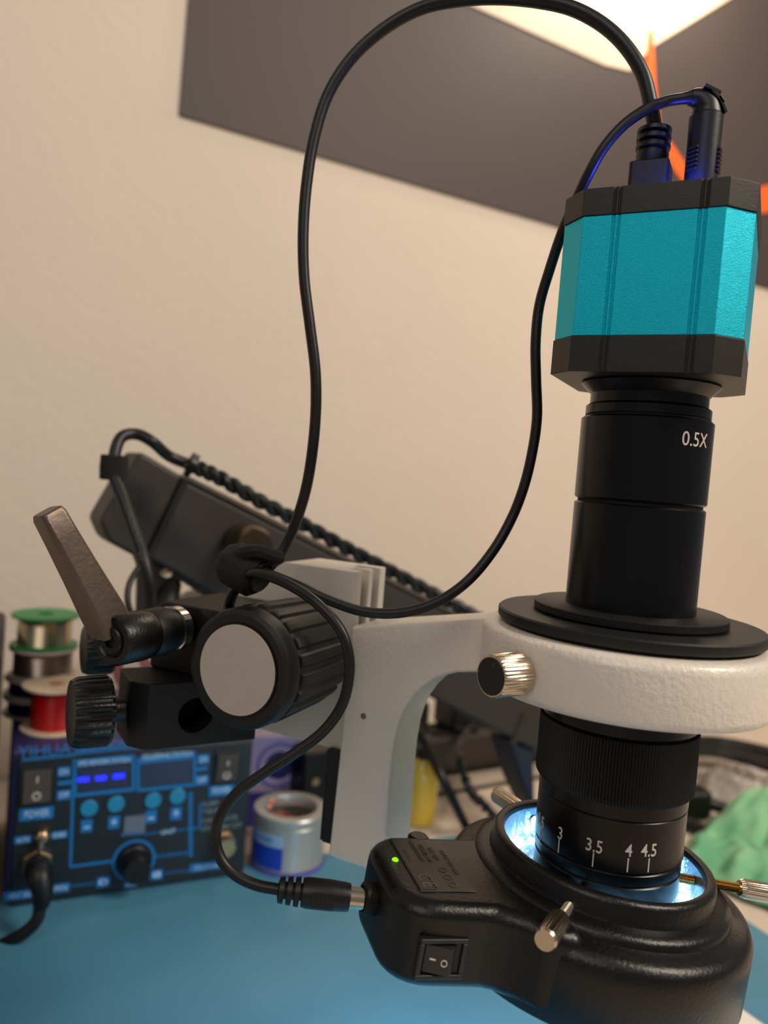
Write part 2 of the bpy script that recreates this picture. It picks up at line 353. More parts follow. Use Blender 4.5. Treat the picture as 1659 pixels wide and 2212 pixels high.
# knob, toggle and connectors
u, z = pp(289, 1858); MK = MT @ Matrix.Translation((u, z, 0)); kb = part('dial_knob', MB().lathe([(.0098, 0), (.0098, .003), (.0088, .004), (.0082, .014), (.0074, .0155), (.0001, .0155)], 40, MK), rubber, st)
u, z = pp(91, 1803); MK = MT @ Matrix.Translation((u, z, 0)); tg = part('toggle_switch', MB().lathe([(.0046, 0), (.0046, .003), (.0036, .005), (.002, .006)], 24, MK), mat('bronze', (190, 160, 120), .28, metal=1.), st)
part('toggle_lever', MB().tube([MK @ Vector((0, 0, .004)), MK @ Vector((-.0004, -.0052, .009))], [.0011, .0017], 12), chrome, tg)
u, z = pp(80, 1862); MK = MT @ Matrix.Translation((u, z, 0)); part('connector_nut', MB().cyl(.0088, 0, .004, 6, MK @ Matrix.Rotation(.5, 4, 'Z')), mat('bronze', (190, 160, 120)), st, bevel=.0004)
u, z = pp(480, 1815); MK = MT @ Matrix.Translation((u, z, 0)); part('connector_nut', MB().cyl(.0078, 0, .004, 6, MK), mat('bronze', (190, 160, 120)), st, bevel=.0004)
part('connector_socket', MB().cyl(.0058, .004, .012, 28, MK), mat('bronze', (190, 160, 120)), st)
part('connector_socket', MB().cyl(.0068, .0, .008, 28, MT @ Matrix.Translation((*pp(80, 1862), 0))), black_metal, st)
# iron cable with its connector
q = MT @ Vector((*pp(80, 1862), .010)); base = q
icb = thing('iron_cable', 'black cable with a moulded plug leaving the soldering station, lower left', 'cable', base)
pts = spline([q, P(84, 1885, q.y - .008), P(92, 1925, q.y - .012), P(88, 1960, q.y - .012)], 8)
part('plug', MB().tube(pts, [.0072 - .0032 * (i / (len(pts) - 1)) ** 2 for i in range(len(pts))], 24), rubber, icb)
part('cord', MB().tube(spline([P(88, 1955, q.y - .012), P(78, 1990, q.y - .014), P(45, 2020, q.y - .016), P(-5, 2046, q.y - .016), P(-60, 2080, .40), at_z(-180, 2120, .0066), at_z(-420, 2260, .0066), at_z(-900, 2300, .0066)], 10), .0034, 14), rubber, icb)
# ================================================================== THINGS ON THE STATION
SZ = MZ + SH
def spool(name, label, px, py, z0, h, R, core, flange_m, wire_m, group, tt=.0018, off=0.):
    c = at_z(px, py, z0) if not isinstance(px, Vector) else px
    t = thing(name, label, 'spool', (c.x, c.y, z0), group); M = Matrix.Translation((c.x, c.y, z0))
    part('flange', MB().lathe([(.005, 0.0002), (R - .0004, .0002), (R, .0006), (R, tt - .0003), (R - .0004, tt), (.005, tt)], 48, M, closed=True), flange_m, t)
    part('flange', MB().lathe([(.005, h - tt), (R - .0004, h - tt), (R, h - tt + .0004), (R, h - .0003), (R - .0004, h), (.005, h)], 48, M, closed=True), flange_m, t)
    part('core', MB().lathe([(.0052, .0003), (.0052, h - .0001), (.0070, h - .0001), (.0070, .0003)], 32, M, closed=True), flange_m, t)
    n = 16; prof = [(.0072, tt)]
    for i in range(n):
        za = tt + (h - 2 * tt) * i / n; zb2 = tt + (h - 2 * tt) * (i + 1) / n
        prof += [(core - .0002, za), (core + .0001, (za + zb2) / 2), (core - .0002, zb2)]
    prof.append((.0072, h - tt)); part('wire', MB().lathe(prof, 48, M), wire_m, t)
    return t, c
g = 'wire spools on top of the soldering station'
solder = mat('solder_wire', (196, 178, 150), .24, metal=.9); grey_sol = mat('grey_solder', (150, 136, 124), .25, metal=.85)
bl_w = mat('blue_wire', (16, 26, 88), .35); clear_m = mat('cream_flange', (220, 200, 182), .4); white_fl = mat('white_flange', (236, 214, 184), .45)
_, c = spool('wire_spool', 'navy wire spool with pale flanges, lowest of the stack', 80, 1538, SZ, .0125, .0212, .018, clear_m, bl_w, g)
for nm, lb, h, core, fm, wm in (('wire_spool', 'navy wire spool, second from the bottom of the stack', .0125, .018, clear_m, bl_w),
        ('solder_spool', 'grey solder spool with a pale lower flange, below the green spool', .0195, .0182, clear_m, grey_sol),
        ('solder_spool', 'shiny solder spool with green flanges on top of the stack', .0215, .0168, mat('green_plastic', (28, 150, 74), .4), solder)):
    z0 = SZ + .0126 if 'second' in lb else (SZ + .0252 if 'grey' in lb else SZ + .0448)
    spool(nm, lb, c + Vector((.002 if 'green' in lb else 0, 0, 0)), 0, z0, h, .0212, core, fm, wm, g)
spool('wire_spool', 'bright red wire spool with white flanges at the front of the station', 118, 1572, SZ, .0285, .0205, .0145, white_fl, mat('red_wire', (196, 8, 16), .3), g)
# pink plastic cutter lying on the station behind the black knob
c = at_z(268, 1560, SZ); ct = thing('side_cutters', 'small pair of cutters with pink handles on the soldering station', 'cutters', (c.x, c.y, SZ))
pink = mat('pink_plastic', (208, 128, 132), .45); Mx = Matrix.Translation((c.x, c.y, SZ))
for s_ in (-1, 1): part('handle', MB().tube(spline([Mx @ Vector((0, .03, .006)), Mx @ Vector((s_ * .008, .02, .018)), Mx @ Vector((s_ * .010, .01, .034)), Mx @ Vector((s_ * .004, .008, .046))], 8), .0036, 12), pink, ct)
part('jaw', MB().prism([(-.006, 0), (.006, 0), (.003, .016), (-.003, .016)], 0, .007, Mx @ Matrix.Translation((0, .028, .0003))), black_metal, ct, bevel=.0006)
c = at_z(290, 1592, SZ); og = part('wire_nut', MB().lathe([(.0034, .0), (.0040, .002), (.0030, .012), (.0016, .0135), (.0001, .0136)], 14, Matrix.Translation((c.x, c.y + .01, SZ))), mat('orange_plastic', (224, 118, 52), .45)); tag(og, 'small orange wire cap standing on the soldering station', 'wire cap')
# dark instrument at the left edge
q = S(-.030, .03, 0)
ps = thing('power_supply', 'dark instrument case at the left edge beside the station', 'power supply', (q.x - .03, q.y, MZ))
part('case', MB().box(-.10, -.0075, -.01, .12, .004, .150, S.M), mat('dark_brown_case', (34, 27, 24), .5), ps, bevel=.004)
part('front_panel', MB().box(-.097, -.011, -.0125, -.0095, .008, .146, S.M), black_matte, ps, bevel=.001)
for y in (.01, .1): part('rubber_foot', MB().box(-.09, -.02, y - .005, y + .005, 0, .005, S.M), rubber, ps)
# ================================================================== CAN, LILAC BOX, BOTTLE, BACK CLUTTER
c = at_z(620, 1856, MZ); can = thing('cleaner_tin', 'round metal tin of copper curls with a blue label, beside the stand', 'tin', (c.x, c.y, MZ)); M = Matrix.Translation((c.x, c.y, MZ))
tin_m = mat('tin_metal', (178, 178, 172), .32, metal=.55, bump=.1)
part('tin_body', MB().lathe([(.0245, 0), (.0252, .0012), (.0245, .0024), (.0245, .0300), (.0228, .0318), (.0225, .0322), (.0218, .0190), (.0001, .0185)], 64, M), tin_m, can)
part('tin_lid', MB().lathe([(.0240, .0306), (.0250, .0316), (.0250, .0362), (.0243, .0370), (.0180, .0370), (.0175, .0362), (.0175, .0300), (.0240, .0300)], 64, M, closed=True), tin_m, can)
lbm = MB()
def arc(mb, R, a0, a1, z0, z1, M, n=20, t=.0002):
    vs = []; fs = []
    for i in range(n + 1):
        a = a0 + (a1 - a0) * i / n
        for r_, z_ in ((R, z0), (R, z1), (R + t, z1), (R + t, z0)): vs.append((r_ * math.cos(a), r_ * math.sin(a), z_))
    for i in range(n):
        for k in range(4): fs.append((i * 4 + k, i * 4 + (k + 1) % 4, (i + 1) * 4 + (k + 1) % 4, (i + 1) * 4 + k))
    fs += [(0, 1, 2, 3), tuple(n * 4 + k for k in (3, 2, 1, 0))]; mb.add(vs, fs, M)
arc(lbm, .0246, math.radians(180), math.radians(268), .004, .0185, M); part('blue_label', lbm, mat('label_blue', (24, 62, 176), .4), can)
l2 = MB(); arc(l2, .0246, math.radians(180), math.radians(268), .0190, .0265, M); part('pale_label', l2, mat('label_pale', (148, 176, 210), .4), can)
l3 = MB(); arc(l3, .0253, math.radians(120), math.radians(420), .0, .0030, M); part('bottom_rim', l3, mat('purple_rim', (92, 82, 160), .4), can)
part('lettering', text_bm('CLEANER', .0038, bend=(.0249, math.radians(232), MZ + .0228, (c.x, c.y))), mat('label_blue', (0, 0, 0)), can, smooth=0)
cw = MB(); rnd = random.Random(3)
for i in range(46):
    a = rnd.uniform(0, 6.28); rr = rnd.uniform(0, .0135); h = rnd.uniform(.023, .0285); cx, cy = rr * math.cos(a), rr * math.sin(a); r_ = rnd.uniform(.0016, .0032); ax = Vector((rnd.uniform(-1, 1), rnd.uniform(-1, 1), rnd.uniform(-1, 1))).normalized()
    Mq = M @ basis((cx, cy, h), ax, (ax.y, ax.z, ax.x + .1)); cw.tube([Mq @ Vector((r_ * math.cos(t * .7), r_ * math.sin(t * .7), t * .0003)) for t in range(12)], .00032, 5)
Mq = M @ basis((-.0125, -.0035, .0390), (.2, -1, .3)); cw.tube([Mq @ Vector((.0024 * math.cos(t * .7), .0024 * math.sin(t * .7), t * .0004)) for t in range(16)], .0004, 6)
o = part('copper_curls', cw, mat('copper', (226, 120, 74), .3, metal=1.), can); o['kind'] = 'stuff'
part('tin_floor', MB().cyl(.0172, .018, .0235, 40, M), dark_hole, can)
c = at_z(602, 1795, .0); c = at_z(600, 1810); Lb = Frame((c.x, c.y + .035, 0), math.radians(20))
lb = thing('lilac_box', 'lilac tapered box with a dark blue round mark, behind the tin', 'box', (c.x, c.y + .035, 0))
ML = Lb.M @ Matrix(((1, 0, 0, 0), (0, 0, 1, 0), (0, 1, 0, 0), (0, 0, 0, 1)))
part('carton', MB().prism([(-.034, .0003), (.024, .0003), (.011, .068), (-.034, .068)], -.012, .012, ML), mat('lilac_card', (196, 176, 214), .45, var=.05), lb, bevel=.0015)
part('round_mark', MB().lathe([(.0001, 0), (.0105, 0), (.0105, .0012), (.0001, .0012)], 40, ML @ Matrix.Translation((-.010, .046, -.0132))), mat('dark_blue_ink', (30, 32, 100), .4), lb)
part('ring_mark', MB().lathe([(.0145, 0), (.0145, .0008), (.0175, .0008), (.0175, 0)], 40, ML @ Matrix.Translation((-.010, .046, -.0128)), closed=True), mat('lilac_ink', (128, 120, 190), .4), lb)
part('lower_band', MB().prism([(-.034, .0005), (.024, .0005), (.0200, .026), (-.034, .026)], -.0128, -.012, ML), mat('violet_ink', (64, 56, 150), .4), lb, smooth=0)
c = at_z(904, 1775); bt = thing('yellow_bottle', 'small yellow bottle half hidden behind the white arm', 'bottle', (c.x, c.y, 0)); M = Matrix.Translation((c.x, c.y, 0))
part('bottle_body', MB().lathe([(.0115, .0003), (.0130, .0015), (.0130, .036), (.0120, .042), (.0070, .049), (.0060, .051)], 40, M), mat('yellow_liquid', (206, 172, 60), .2, coat=.5), bt)
part('cap', MB().cyl(.0068, .051, .060, 30, M, ch=.0008), black_matte, bt)
# dark charger behind the rack
Q = Frame(at_z(688, 1800), math.radians(31))
cb = thing('charger_block', 'black charger block standing behind the toothed rack', 'charger', Q(0, .02, 0))
part('case', MB().box(-.016, .020, .0, .05, .0003, .062, Q.M), black_plastic, cb, bevel=.003)
part('round_highlight', MB().cyl(.003, 0, .0012, 20, Q.M @ basis((-.006, 0, .040), (0, -1, 0))), mat('bronze', (0, 0, 0)), cb)  # bronze disc stands in for a round highlight on the block
# white rail + black power strip along the wall side of the desk
r0 = at_z(935, 1722); R_ = Frame(r0, math.radians(31))
rail = thing('cable_rail', 'pale metal rail lying along the back of the desk', 'rail', R_(.05, .01, 0))
part('rail_bar', MB().box(-.03, .27, 0, .014, .0003, .010, R_.M), mat('pale_metal', (190, 176, 160), .4, metal=.3), rail, bevel=.001)
part('rail_shadow_strip', MB().box(-.03, .27, -.0012, 0, .0003, .003, R_.M), dark_plastic, rail)  # solid dark strip in place of shade along the rail's foot
pst = thing('power_strip', 'black power strip standing behind the pale rail', 'power strip', R_(.05, .04, 0))
part('strip_body', MB().box(-.02, .26, .020, .065, .0003, .042, R_.M), mat('brown_black_plastic', (44, 36, 32), .38), pst, bevel=.006, seg=3)
for k in range(4): part('socket', MB().lathe([(.009, 0), (.009, .001), (.0145, .001), (.0145, 0)], 32, R_.M @ Matrix.Translation((.03 + k * .055, .042, .0422)), closed=True), dark_hole, pst)
for i, (a, w_, h_, lab) in enumerate(((-.010, .036, .074, 'tall black plug adapter on the left of the power strip'), (.052, .034, .068, 'black plug adapter in the middle of the power strip'))):
    ad = thing('plug_adapter', lab, 'adapter', R_(a, .045, .043), 'plug adapters on the power strip')
    part('adapter_body', MB().box(a - w_ / 2, a + w_ / 2, .024, .060, .0433, h_, R_.M), black_matte, ad, bevel=.004, seg=3)
    part('ridge', MB().box(a - w_ / 2 + .004, a + w_ / 2 - .004, .030, .054, h_ - .001, h_ + .0015, R_.M), black_matte, ad, bevel=.0006)
def cable(name, label, pts, r, m=rubber, k=10, cat='cable', group=None, seg=12):
    o = part(name, MB().tube(spline(pts, k), r, seg), m); return tag(o, label, cat, group)
def twist(pts, R, r, turns, k=14, m=rubber):
    sp = spline(pts, k); mb = MB(); n = len(sp)
    for ph in (0, math.pi):
        out = []
        for i, p in enumerate(sp):
            t = (sp[min(i + 1, n - 1)] - sp[max(i - 1, 0)]).normalized(); u1 = t.cross(Vector((0, 0, 1))).normalized(); u2 = t.cross(u1); a = ph + turns * 2 * math.pi * i / n
            out.append(p + (u1 * math.cos(a) + u2 * math.sin(a)) * R)
        mb.tube(out, r, 8)
    return mb
cable('smooth_cable', 'smooth black cord running down the desk behind the white arm', [P(880, 1540, .60), P(925, 1620, .58), P(965, 1700, .565), at_z(1010, 1790, .0045), at_z(1045, 1835, .0045), at_z(1120, 1880, .0045)], .0036)
o = part('twisted_cable', twist([R_(.052, .022, .050), P(992, 1625, .62), P(1012, 1700, .60), P(1040, 1735, .58), at_z(1075, 1772, .005), at_z(1120, 1800, .005), at_z(1200, 1850, .005)], .0019, .0021, 9), rubber); tag(o, 'twisted black cord crossing the desk beside the smooth cord', 'cable')
# right-hand clutter
bd = MB(); rnd = random.Random(5)
for i in range(20):
    z = .004 + rnd.random() * .042; o_ = rnd.uniform(-16, 16)
    bd.tube(spline([at_z(1380, 1630 + o_ * .3, z), at_z(1500, 1612 + o_, z + .003), at_z(1580, 1620 + o_ * 1.2, z), at_z(1690, 1650 + o_ * 1.6, z)], 8), rnd.uniform(.0028, .0042), 8)
o = part('cable_bundle', bd, rubber); tag(o, 'thick black bundle of cables on the desk at the right edge', 'cables', kind='stuff')
pb = at_z(1485, 1735, .012); pg = thing('power_plug', 'black plug on the desk right of the zoom ring', 'plug', (pb.x, pb.y, 0))
part('plug_body', MB().box(-.022, .018, -.012, .012, .0004, .026, Frame((pb.x, pb.y, 0), .3).M), rubber, pg, bevel=.006, seg=3)
part('strain_relief', MB().lathe([(.0065, 0), (.0045, .016), (.0035, .018)], 20, basis((pb.x + .015, pb.y + .002, .013), (.9, -.2, -.1))), rubber, pg)
cable('thin_wire', 'thin pale brown wire trailing from the plug to the cloth', [at_z(1500, 1712, .004), at_z(1535, 1735, .003), at_z(1565, 1757, .003), at_z(1620, 1790, .003)], .0016, mat('tan_wire', (128, 104, 80), .5))
cable('thick_cable', 'thick black cord reaching from the lens to the green cloth', [at_z(1420, 1775, .006), at_z(1478, 1777, .006), at_z(1530, 1800, .006), at_z(1600, 1850, .004)], .0048)
def surf(name, fn, nu, nv, m, label, cat, thick=.001, sub=0):
    vs = [fn(i / nu, j / nv) for j in range(nv + 1) for i in range(nu + 1)]; fs = [(j * (nu + 1) + i, j * (nu + 1) + i + 1, (j + 1) * (nu + 1) + i + 1, (j + 1) * (nu + 1) + i) for j in range(nv) for i in range(nu)]
    o = part(name, MB().add(vs, fs), m, smooth=80); md = o.modifiers.new('solid', 'SOLIDIFY'); md.thickness = thick; md.offset = 1
    return tag(o, label, cat)
K = [at_z(1462, 1872), at_z(1700, 2000), at_z(1800, 1830), at_z(1545, 1772)]     # cloth footprint: near-left, near-right, far-right, far-left
def cloth(u, v):
    p = (K[0] * (1 - u) + K[1] * u) * (1 - v) + (K[3] * (1 - u) + K[2] * u) * v
    e = min(1, min(u, 1 - u, v, 1 - v) * 7)
    h = .030 * math.exp(-((u - .42) ** 2 / .045 + (v - .80) ** 2 / .05)) + .014 * math.exp(-((u - .75) ** 2 / .03 + (v - .55) ** 2 / .10))
    nz = noise.noise(Vector((u * 4.2, v * 4.2, .3))) * .010 + noise.noise(Vector((u * 9, v * 9, 2.))) * .005
    n2 = noise.noise(Vector((u * 3, v * 3, 7.))) * .010
    return Vector((p.x + n2, p.y + n2 * .6, .0032 + max(0, e * (h + .009 + nz))))
surf('cleaning_cloth', cloth, 70, 60, mat('green_microfibre', (158, 208, 158), .9, bump=.6, bs=700, c2=(104, 172, 130), vs=30), 'crumpled green microfibre cloth on the desk at the right edge', 'cloth', .0014)
Bq = [at_z(1505, 1735), at_z(1720, 1745), at_z(1720, 1690), at_z(1515, 1675)]
def bag(u, v):
    p = (Bq[0] * (1 - u) + Bq[1] * u) * (1 - v) + (Bq[3] * (1 - u) + Bq[2] * u) * v
    e = min(1, min(u, 1 - u, v, 1 - v) * 6)
    return Vector((p.x, p.y, .0015 + e * (.010 + .022 * abs(noise.noise(Vector((u * 5, v * 3, 4.)))) + .008 * abs(noise.noise(Vector((u * 14, v * 9, 1.)))))))
surf('plastic_bag', bag, 60, 40, mat('clear_film', (244, 234, 226), .22, trans=.25, alpha=.55), 'crumpled clear plastic bag on the desk behind the green cloth', 'bag', .0003)
# ================================================================== DESK LAMP HEAD (long dark body behind the stand)
l0 = P(260, 1080, .42); D = Frame((l0.x, l0.y, 0), math.radians(31))
MD = D.M @ Matrix(((1, 0, 0, 0), (0, 0, 1, 0), (0, 1, 0, 0), (0, 0, 0, 1)))
def dp(px, py, b=0.): return D.hit(px, py, b)
lamp = thing('desk_lamp', 'long dark grey lamp head slanting down behind the microscope stand', 'lamp', D(.12, .02, .05))
part('lamp_body', MB().prism([dp(400, 1036), dp(1240, 1460), dp(1240, 1662), dp(1135, 1612), dp(935, 1508), dp(480, 1292), dp(318, 1205)], 0, .036, MD), dark_plastic, lamp, bevel=.003, seg=3)
part('end_cap', MB().prism([dp(304, 974), dp(399, 1030), dp(316, 1206), dp(288, 1200), dp(236, 1172), dp(216, 1126)], .001, .035, MD), dark_plastic, lamp, bevel=.003, seg=3)
part('seam_trim', MB().prism([dp(396, 1030), dp(410, 1034), dp(327, 1200), dp(313, 1204)], -.0015, .004, MD), mat('dark_trim', (36, 32, 30), .35), lamp, bevel=.0006)
part('edge_trim', MB().prism([dp(404, 1026), dp(1240, 1448), dp(1240, 1460), dp(402, 1037)], -.0012, .037, MD), mat('pale_edge', (92, 82, 74), .35), lamp, bevel=.0006)  # paler strip along the upper edge of the lamp head
part('lower_shade', MB().prism([dp(1110, 1606), dp(1160, 1620), dp(1165, 1760), dp(1140, 1705)], .004, .03, MD), mat('navy_plastic', (22, 34, 56), .5), lamp, bevel=.002)
part('seam_line', MB().prism([dp(1128, 1540), dp(1140, 1545), dp(1112, 1612), dp(1102, 1607)], -.001, .002, MD), mat('dark_trim', (0, 0, 0)), lamp)
part('bracket', MB().prism([dp(296, 1196), dp(470, 1280), dp(500, 1292), dp(455, 1296), dp(404, 1262), dp(392, 1270), dp(388, 1420), dp(305, 1420), dp(308, 1230)], .010, .016, MD), mat('dark_trim', (0, 0, 0)), lamp, bevel=.0008)
u, z = dp(362, 1238, .006); part('bracket_screw', MB().lathe([(.0042, 0), (.0040, .0015), (.0028, .003), (.0001, .0036)], 24, D.M @ basis((u, .010, z), (0, -1, 0))), nickel, lamp)
u, z = dp(548, 1182, -.02); part('tension_knob', MB().lathe([(.0108, 0), (.0118, .002), (.0118, .020), (.0100, .0235), (.0001, .0240)], 36, D.M @ basis((u, .0, z), (0, -1, 0))), mat('dark_bronze', (96, 80, 62), .24, metal=.8), lamp)
# lamp pole down to the desk, behind the clamp
q = D(dp(345, 1400)[0], .02, 0); qb = S(.140, .150, 0); part('lamp_post', MB().tube(spline([(qb.x, qb.y, .004), (qb.x, qb.y, .12), (qb.x - .005, qb.y - .02, .160), (q.x + .01, q.y, ZC - .088), (q.x + .01, q.y - .002, ZC - .07)], 8), .006, 20), black_matte, lamp)
part('post_foot', MB().cyl(.016, .0031, .008, 30, Matrix.Translation((qb.x, qb.y, 0))), black_matte, lamp)
lc = thing('lamp_cable', 'thick black cable looping over the left end of the lamp head', 'cable', P(300, 940, .40))
part('cord', MB().tube(spline([P(410, 1004, .415), P(365, 985, .41), P(330, 955, .40), P(295, 938, .40), P(262, 945, .395), P(247, 985, .39), P(247, 1030, .385), P(268, 1085, .38), P(295, 1160, .375), P(315, 1225, .37), P(325, 1290, .37), P(322, 1380, .375)], 10), .0030, 16), rubber, lc)
part('hook_band', MB().lathe([(.0056, -.0062), (.0066, -.0058), (.0068, 0), (.0066, .0058), (.0056, .0062)], 28, basis(P(246, 1010, .388), (.0, .0, 1))), mat('velcro', (26, 22, 22), .95, bump=1., bs=1500), lc)
tm = []
p1, p2 = P(283, 1110, .3735), P(322, 1262, .3665); dirx = (p2 - p1).normalized(); Mt = basis((0, 0, 0), -_f, dirx)
for t, q0 in (('ROHS AWM', .25), ('VW 300V', .75)):
    me = text_bm(t, .0036, I4, .0001, bold=0); me.transform(Matrix.Translation(p1.lerp(p2, q0) + Vector((0, -.0004, 0))) @ Mt); tm.append(me)
part('cable_print', join_meshes(tm), print_g, lc, smooth=0)
o = part('braided_cable', twist([P(405, 1002, .408), P(470, 1030, .412), P(560, 1082, .42), P(660, 1135, .43), P(760, 1190, .445), P(860, 1242, .46), P(960, 1295, .475), P(1040, 1338, .49), P(1120, 1385, .505)], .0019, .0025, 13, 16), rubber); tag(o, 'braided black cord lying along the upper edge of the lamp head', 'cable')
o = part('zip_tie', MB().lathe([(.0046, -.0015), (.0060, -.0015), (.0060, .0015), (.0046, .0015)], 20, basis(P(413, 1006, .409), (.8, .3, -.4)), closed=True).box(-.002, .003, -.007, -.002, -.0022, .0022, basis(P(413, 1006, .409), (.8, .3, -.4))), black_plastic); tag(o, 'black cable tie holding the cords at the corner of the lamp head', 'cable tie')
cable('thin_cable', 'thin black cable curling down left of the lamp bracket', [P(300, 1225, .40), P(280, 1260, .395), P(276, 1300, .39), P(290, 1345, .385), P(300, 1400, .385)], .0016)
# ================================================================== MICROSCOPE STAND (white arm, focus body, knob, rack)
stand = thing('microscope_stand', 'white enamelled microscope arm with focus body, ribbed knob and lens ring', 'microscope stand', A(-.06, 0, -.10))
MA = A.M @ Matrix(((1, 0, 0, 0), (0, 0, 1, 0), (0, 1, 0, 0), (0, 0, 0, 1)))       # poly (a,z) extruded along b
FBa = -.0085; T = .0225
ap = lambda px, py, b=FBa: A.hit(px, py, b)
tr = ap(1060, 1336); br = ap(1050, 1453)
armp = [ap(757, 1353), tr, (-.040, tr[1]), (-.040, br[1] - .0005), br, ap(985, 1454), ap(962, 1459), ap(938, 1469), ap(915, 1485), ap(896, 1503), ap(880, 1525), ap(867, 1552), ap(857, 1585), ap(849, 1630), ap(843, 1690), ap(836, 1790), ap(830, 1892), ap(708, 1850), ap(731, 1640)]
part('arm', MB().prism(armp, FBa, FBa + T, MA), white_m, stand, bevel=.0014, seg=3)
u, z = ap(785, 1547); part('set_screw_hole', MB().cyl(.0011, 0, .0012, 18, A.M @ basis((u, FBa - .0002, z), (0, 1, 0))), mat('dim_hole', (120, 104, 92), .7), stand)
MC = Matrix.Translation((LX, LY, ZC))
part('lens_ring', MB().lathe([(.0385, -.0425), (.0425, -.0425), (.0440, -.0429), (.0452, -.0440), (.0457, -.0458), (.0457, -.0585), (.0452, -.0603), (.0440, -.0614), (.0425, -.0618), (.0385, -.0618)], 128, MC, closed=True), white_m, stand, smooth=50)
# focus body with dovetail grooves
bp_ = lambda px, py: A.hit(px, py, .0)
sR = -.0995
body = [(sR, -.1045), (sR, -.0362), (-.131, -.0362), (-.166, -.0600), (-.166, -.0700), (-.146, -.078), (-.146, -.1045)]
cut = [MB().prism([(sR - .007, .0055), (sR + .01, .0075), (sR + .01, .0115), (sR - .007, .0125)], -.11, -.02, A.M), MB().prism([(sR - .011, .0145), (sR + .01, .0165), (sR + .01, .0215), (sR - .011, .0215)], -.11, -.02, A.M)]
part('focus_body', boolean(MB().prism(body, 0, .0265, MA), cut), white_smooth, stand, bevel=.0006)
part('dovetail_liner', MB().box(sR - .0068, sR - .0035, .0066, .0112, -.105, -.041, A.M), mat('grey_metal', (96, 90, 84), .4, metal=.7), stand, bevel=.0003)
part('dovetail_liner', MB().box(sR - .0108, sR - .0075, .0150, .0212, -.105, -.037, A.M), mat('dark_grey_metal', (52, 48, 46), .5, metal=.5), stand, bevel=.0003)
rk = MB().box(sR - .0040, sR - .0006, -.0020, .0060, -.1400, -.1040, A.M)
for i in range(44): z = -.1395 + i * .0008; rk.box(sR - .0052, sR - .0040, -.0020, .0060, z, z + .00045, A.M)
part('rack', rk, mat('rack_steel', (40, 42, 46), .35, metal=.7), stand, label='dark toothed rack')
# ribbed focus knob
kz = -.0649; ks = -.1098; KM = A.M @ basis((ks, -.0558, kz), (0, 1, 0), (1, 0, 0))
part('knob_rim', MB().lathe([(.0001, .0), (.0150, .0), (.0150, .0004), (.0178, .0), (.0192, .0008), (.0197, .0028), (.0197, .0062), (.0190, .0070)], 96, KM), black_matte, stand)
part('knob_seam', MB().lathe([(.0186, .0070), (.0186, .0082)], 96, KM), dark_hole, stand)
NF = 20
def flute(i, j):
    ph = (i * NF / 160) % 1.0; return 1.0 if j in (0, 7) else (1.0 if ph < .56 else (.955 if .62 < ph < .94 else .978))
part('ribbed_grip', MB().lathe([(.0186, .0080), (.0196, .0084), (.0200, .0096), (.0199, .016), (.0197, .025), (.0195, .034), (.0190, .0395), (.0160, .0405)], 160, KM, mod=flute), black_matte, stand, smooth=25)
part('knob_sticker', MB().cyl(.0145, -.0004, .0003, 72, KM), mat('grey_sticker', (196, 182, 170), .7, var=.05, vs=300), stand, label='plain pale grey round sticker')
part('knob_shaft', MB().cyl(.008, .040, .058, 30, KM), black_metal, stand)
# nickel lens-locking knob
al = math.radians(-145); dv = Vector((math.cos(al), math.sin(al), 0)); p0 = Vector((LX, LY, ZC)) + dv * .0452; kc = A
zk = ZC - (1466 - 1051) / F * .2167
def kn(i, j): return 1 - (.035 if (i % 4) in (1, 2) else 0) * (1 if j in (1, 2) else 0)
KM2 = basis((p0.x, p0.y, zk), dv)
lk = part('lock_knob', MB().lathe([(.0052, .0008), (.0061, .0014), (.0061, .0118), (.0057, .0124), (.0054, .0124)], 144, KM2, mod=kn), nickel, stand, label='knurled nickel lock knob')
part('knob_face', MB().lathe([(.0053, .0122), (.0053, .0126), (.0001, .0126)], 48, KM2), mat('sparkle_black', (26, 23, 21), .5, bump=.8, bs=1600, speck=((120, 108, 96), 1500, .68)), lk, label='rough black face of the lock knob')
part('knob_stem', MB().cyl(.003, -.002, .001, 20, KM2), nickel, lk)
# ================================================================== LENS
lens = thing('microscope_lens', 'tall black zoom lens marked 0.5X with a knurled ring and white scale', 'lens', (LX, LY, ZC - .122))
def lpart(name, prof, m=black_metal, seg=96, mod=None, label=None, sm=35): return part(name, MB().lathe(prof, seg, MC, mod=mod), m, lens, smooth=sm, label=label)
def drum(r, z1, z0, ch=.0004): return [(r - ch - .002, z1), (r - ch, z1), (r, z1 - ch), (r, z0 + ch), (r - ch, z0), (r - ch - .002, z0)]
lpart('mount_flange', [(.0150, .0354), (.0208, .0354), (.0210, .0350), (.0178, .0318), (.0150, .0318)])
lpart('neck_ring', drum(.0179, .0322, .0283)); lpart('neck_ring', drum(.0190, .0283, .0249))
lpart('adapter_tube', drum(.0201, .0245, -.0014, .0006)); lpart('tube_gap', [(.0190, .0250), (.0190, -.0030)], dark_hole)
lpart('main_tube', drum(.0200, -.0024, -.0362, .0005))
lpart('small_flange', [(.01, -.0350), (.0292, -.0350), (.0298, -.0354), (.0298, -.0374), (.0294, -.0379), (.01, -.0379)], black_matte)
lpart('large_flange', [(.01, -.0381), (.0405, -.0381), (.0411, -.0386), (.0411, -.0408), (.0407, -.0414), (.01, -.0414)], black_matte)
lpart('flange_hub', [(.0382, -.0410), (.0382, -.0600)], black_matte)
lpart('upper_collar', drum(.0241, -.0600, -.0708))
def kz_(i, j): return (1.0 if i % 2 else .982) if 1 <= j <= 4 else 1.
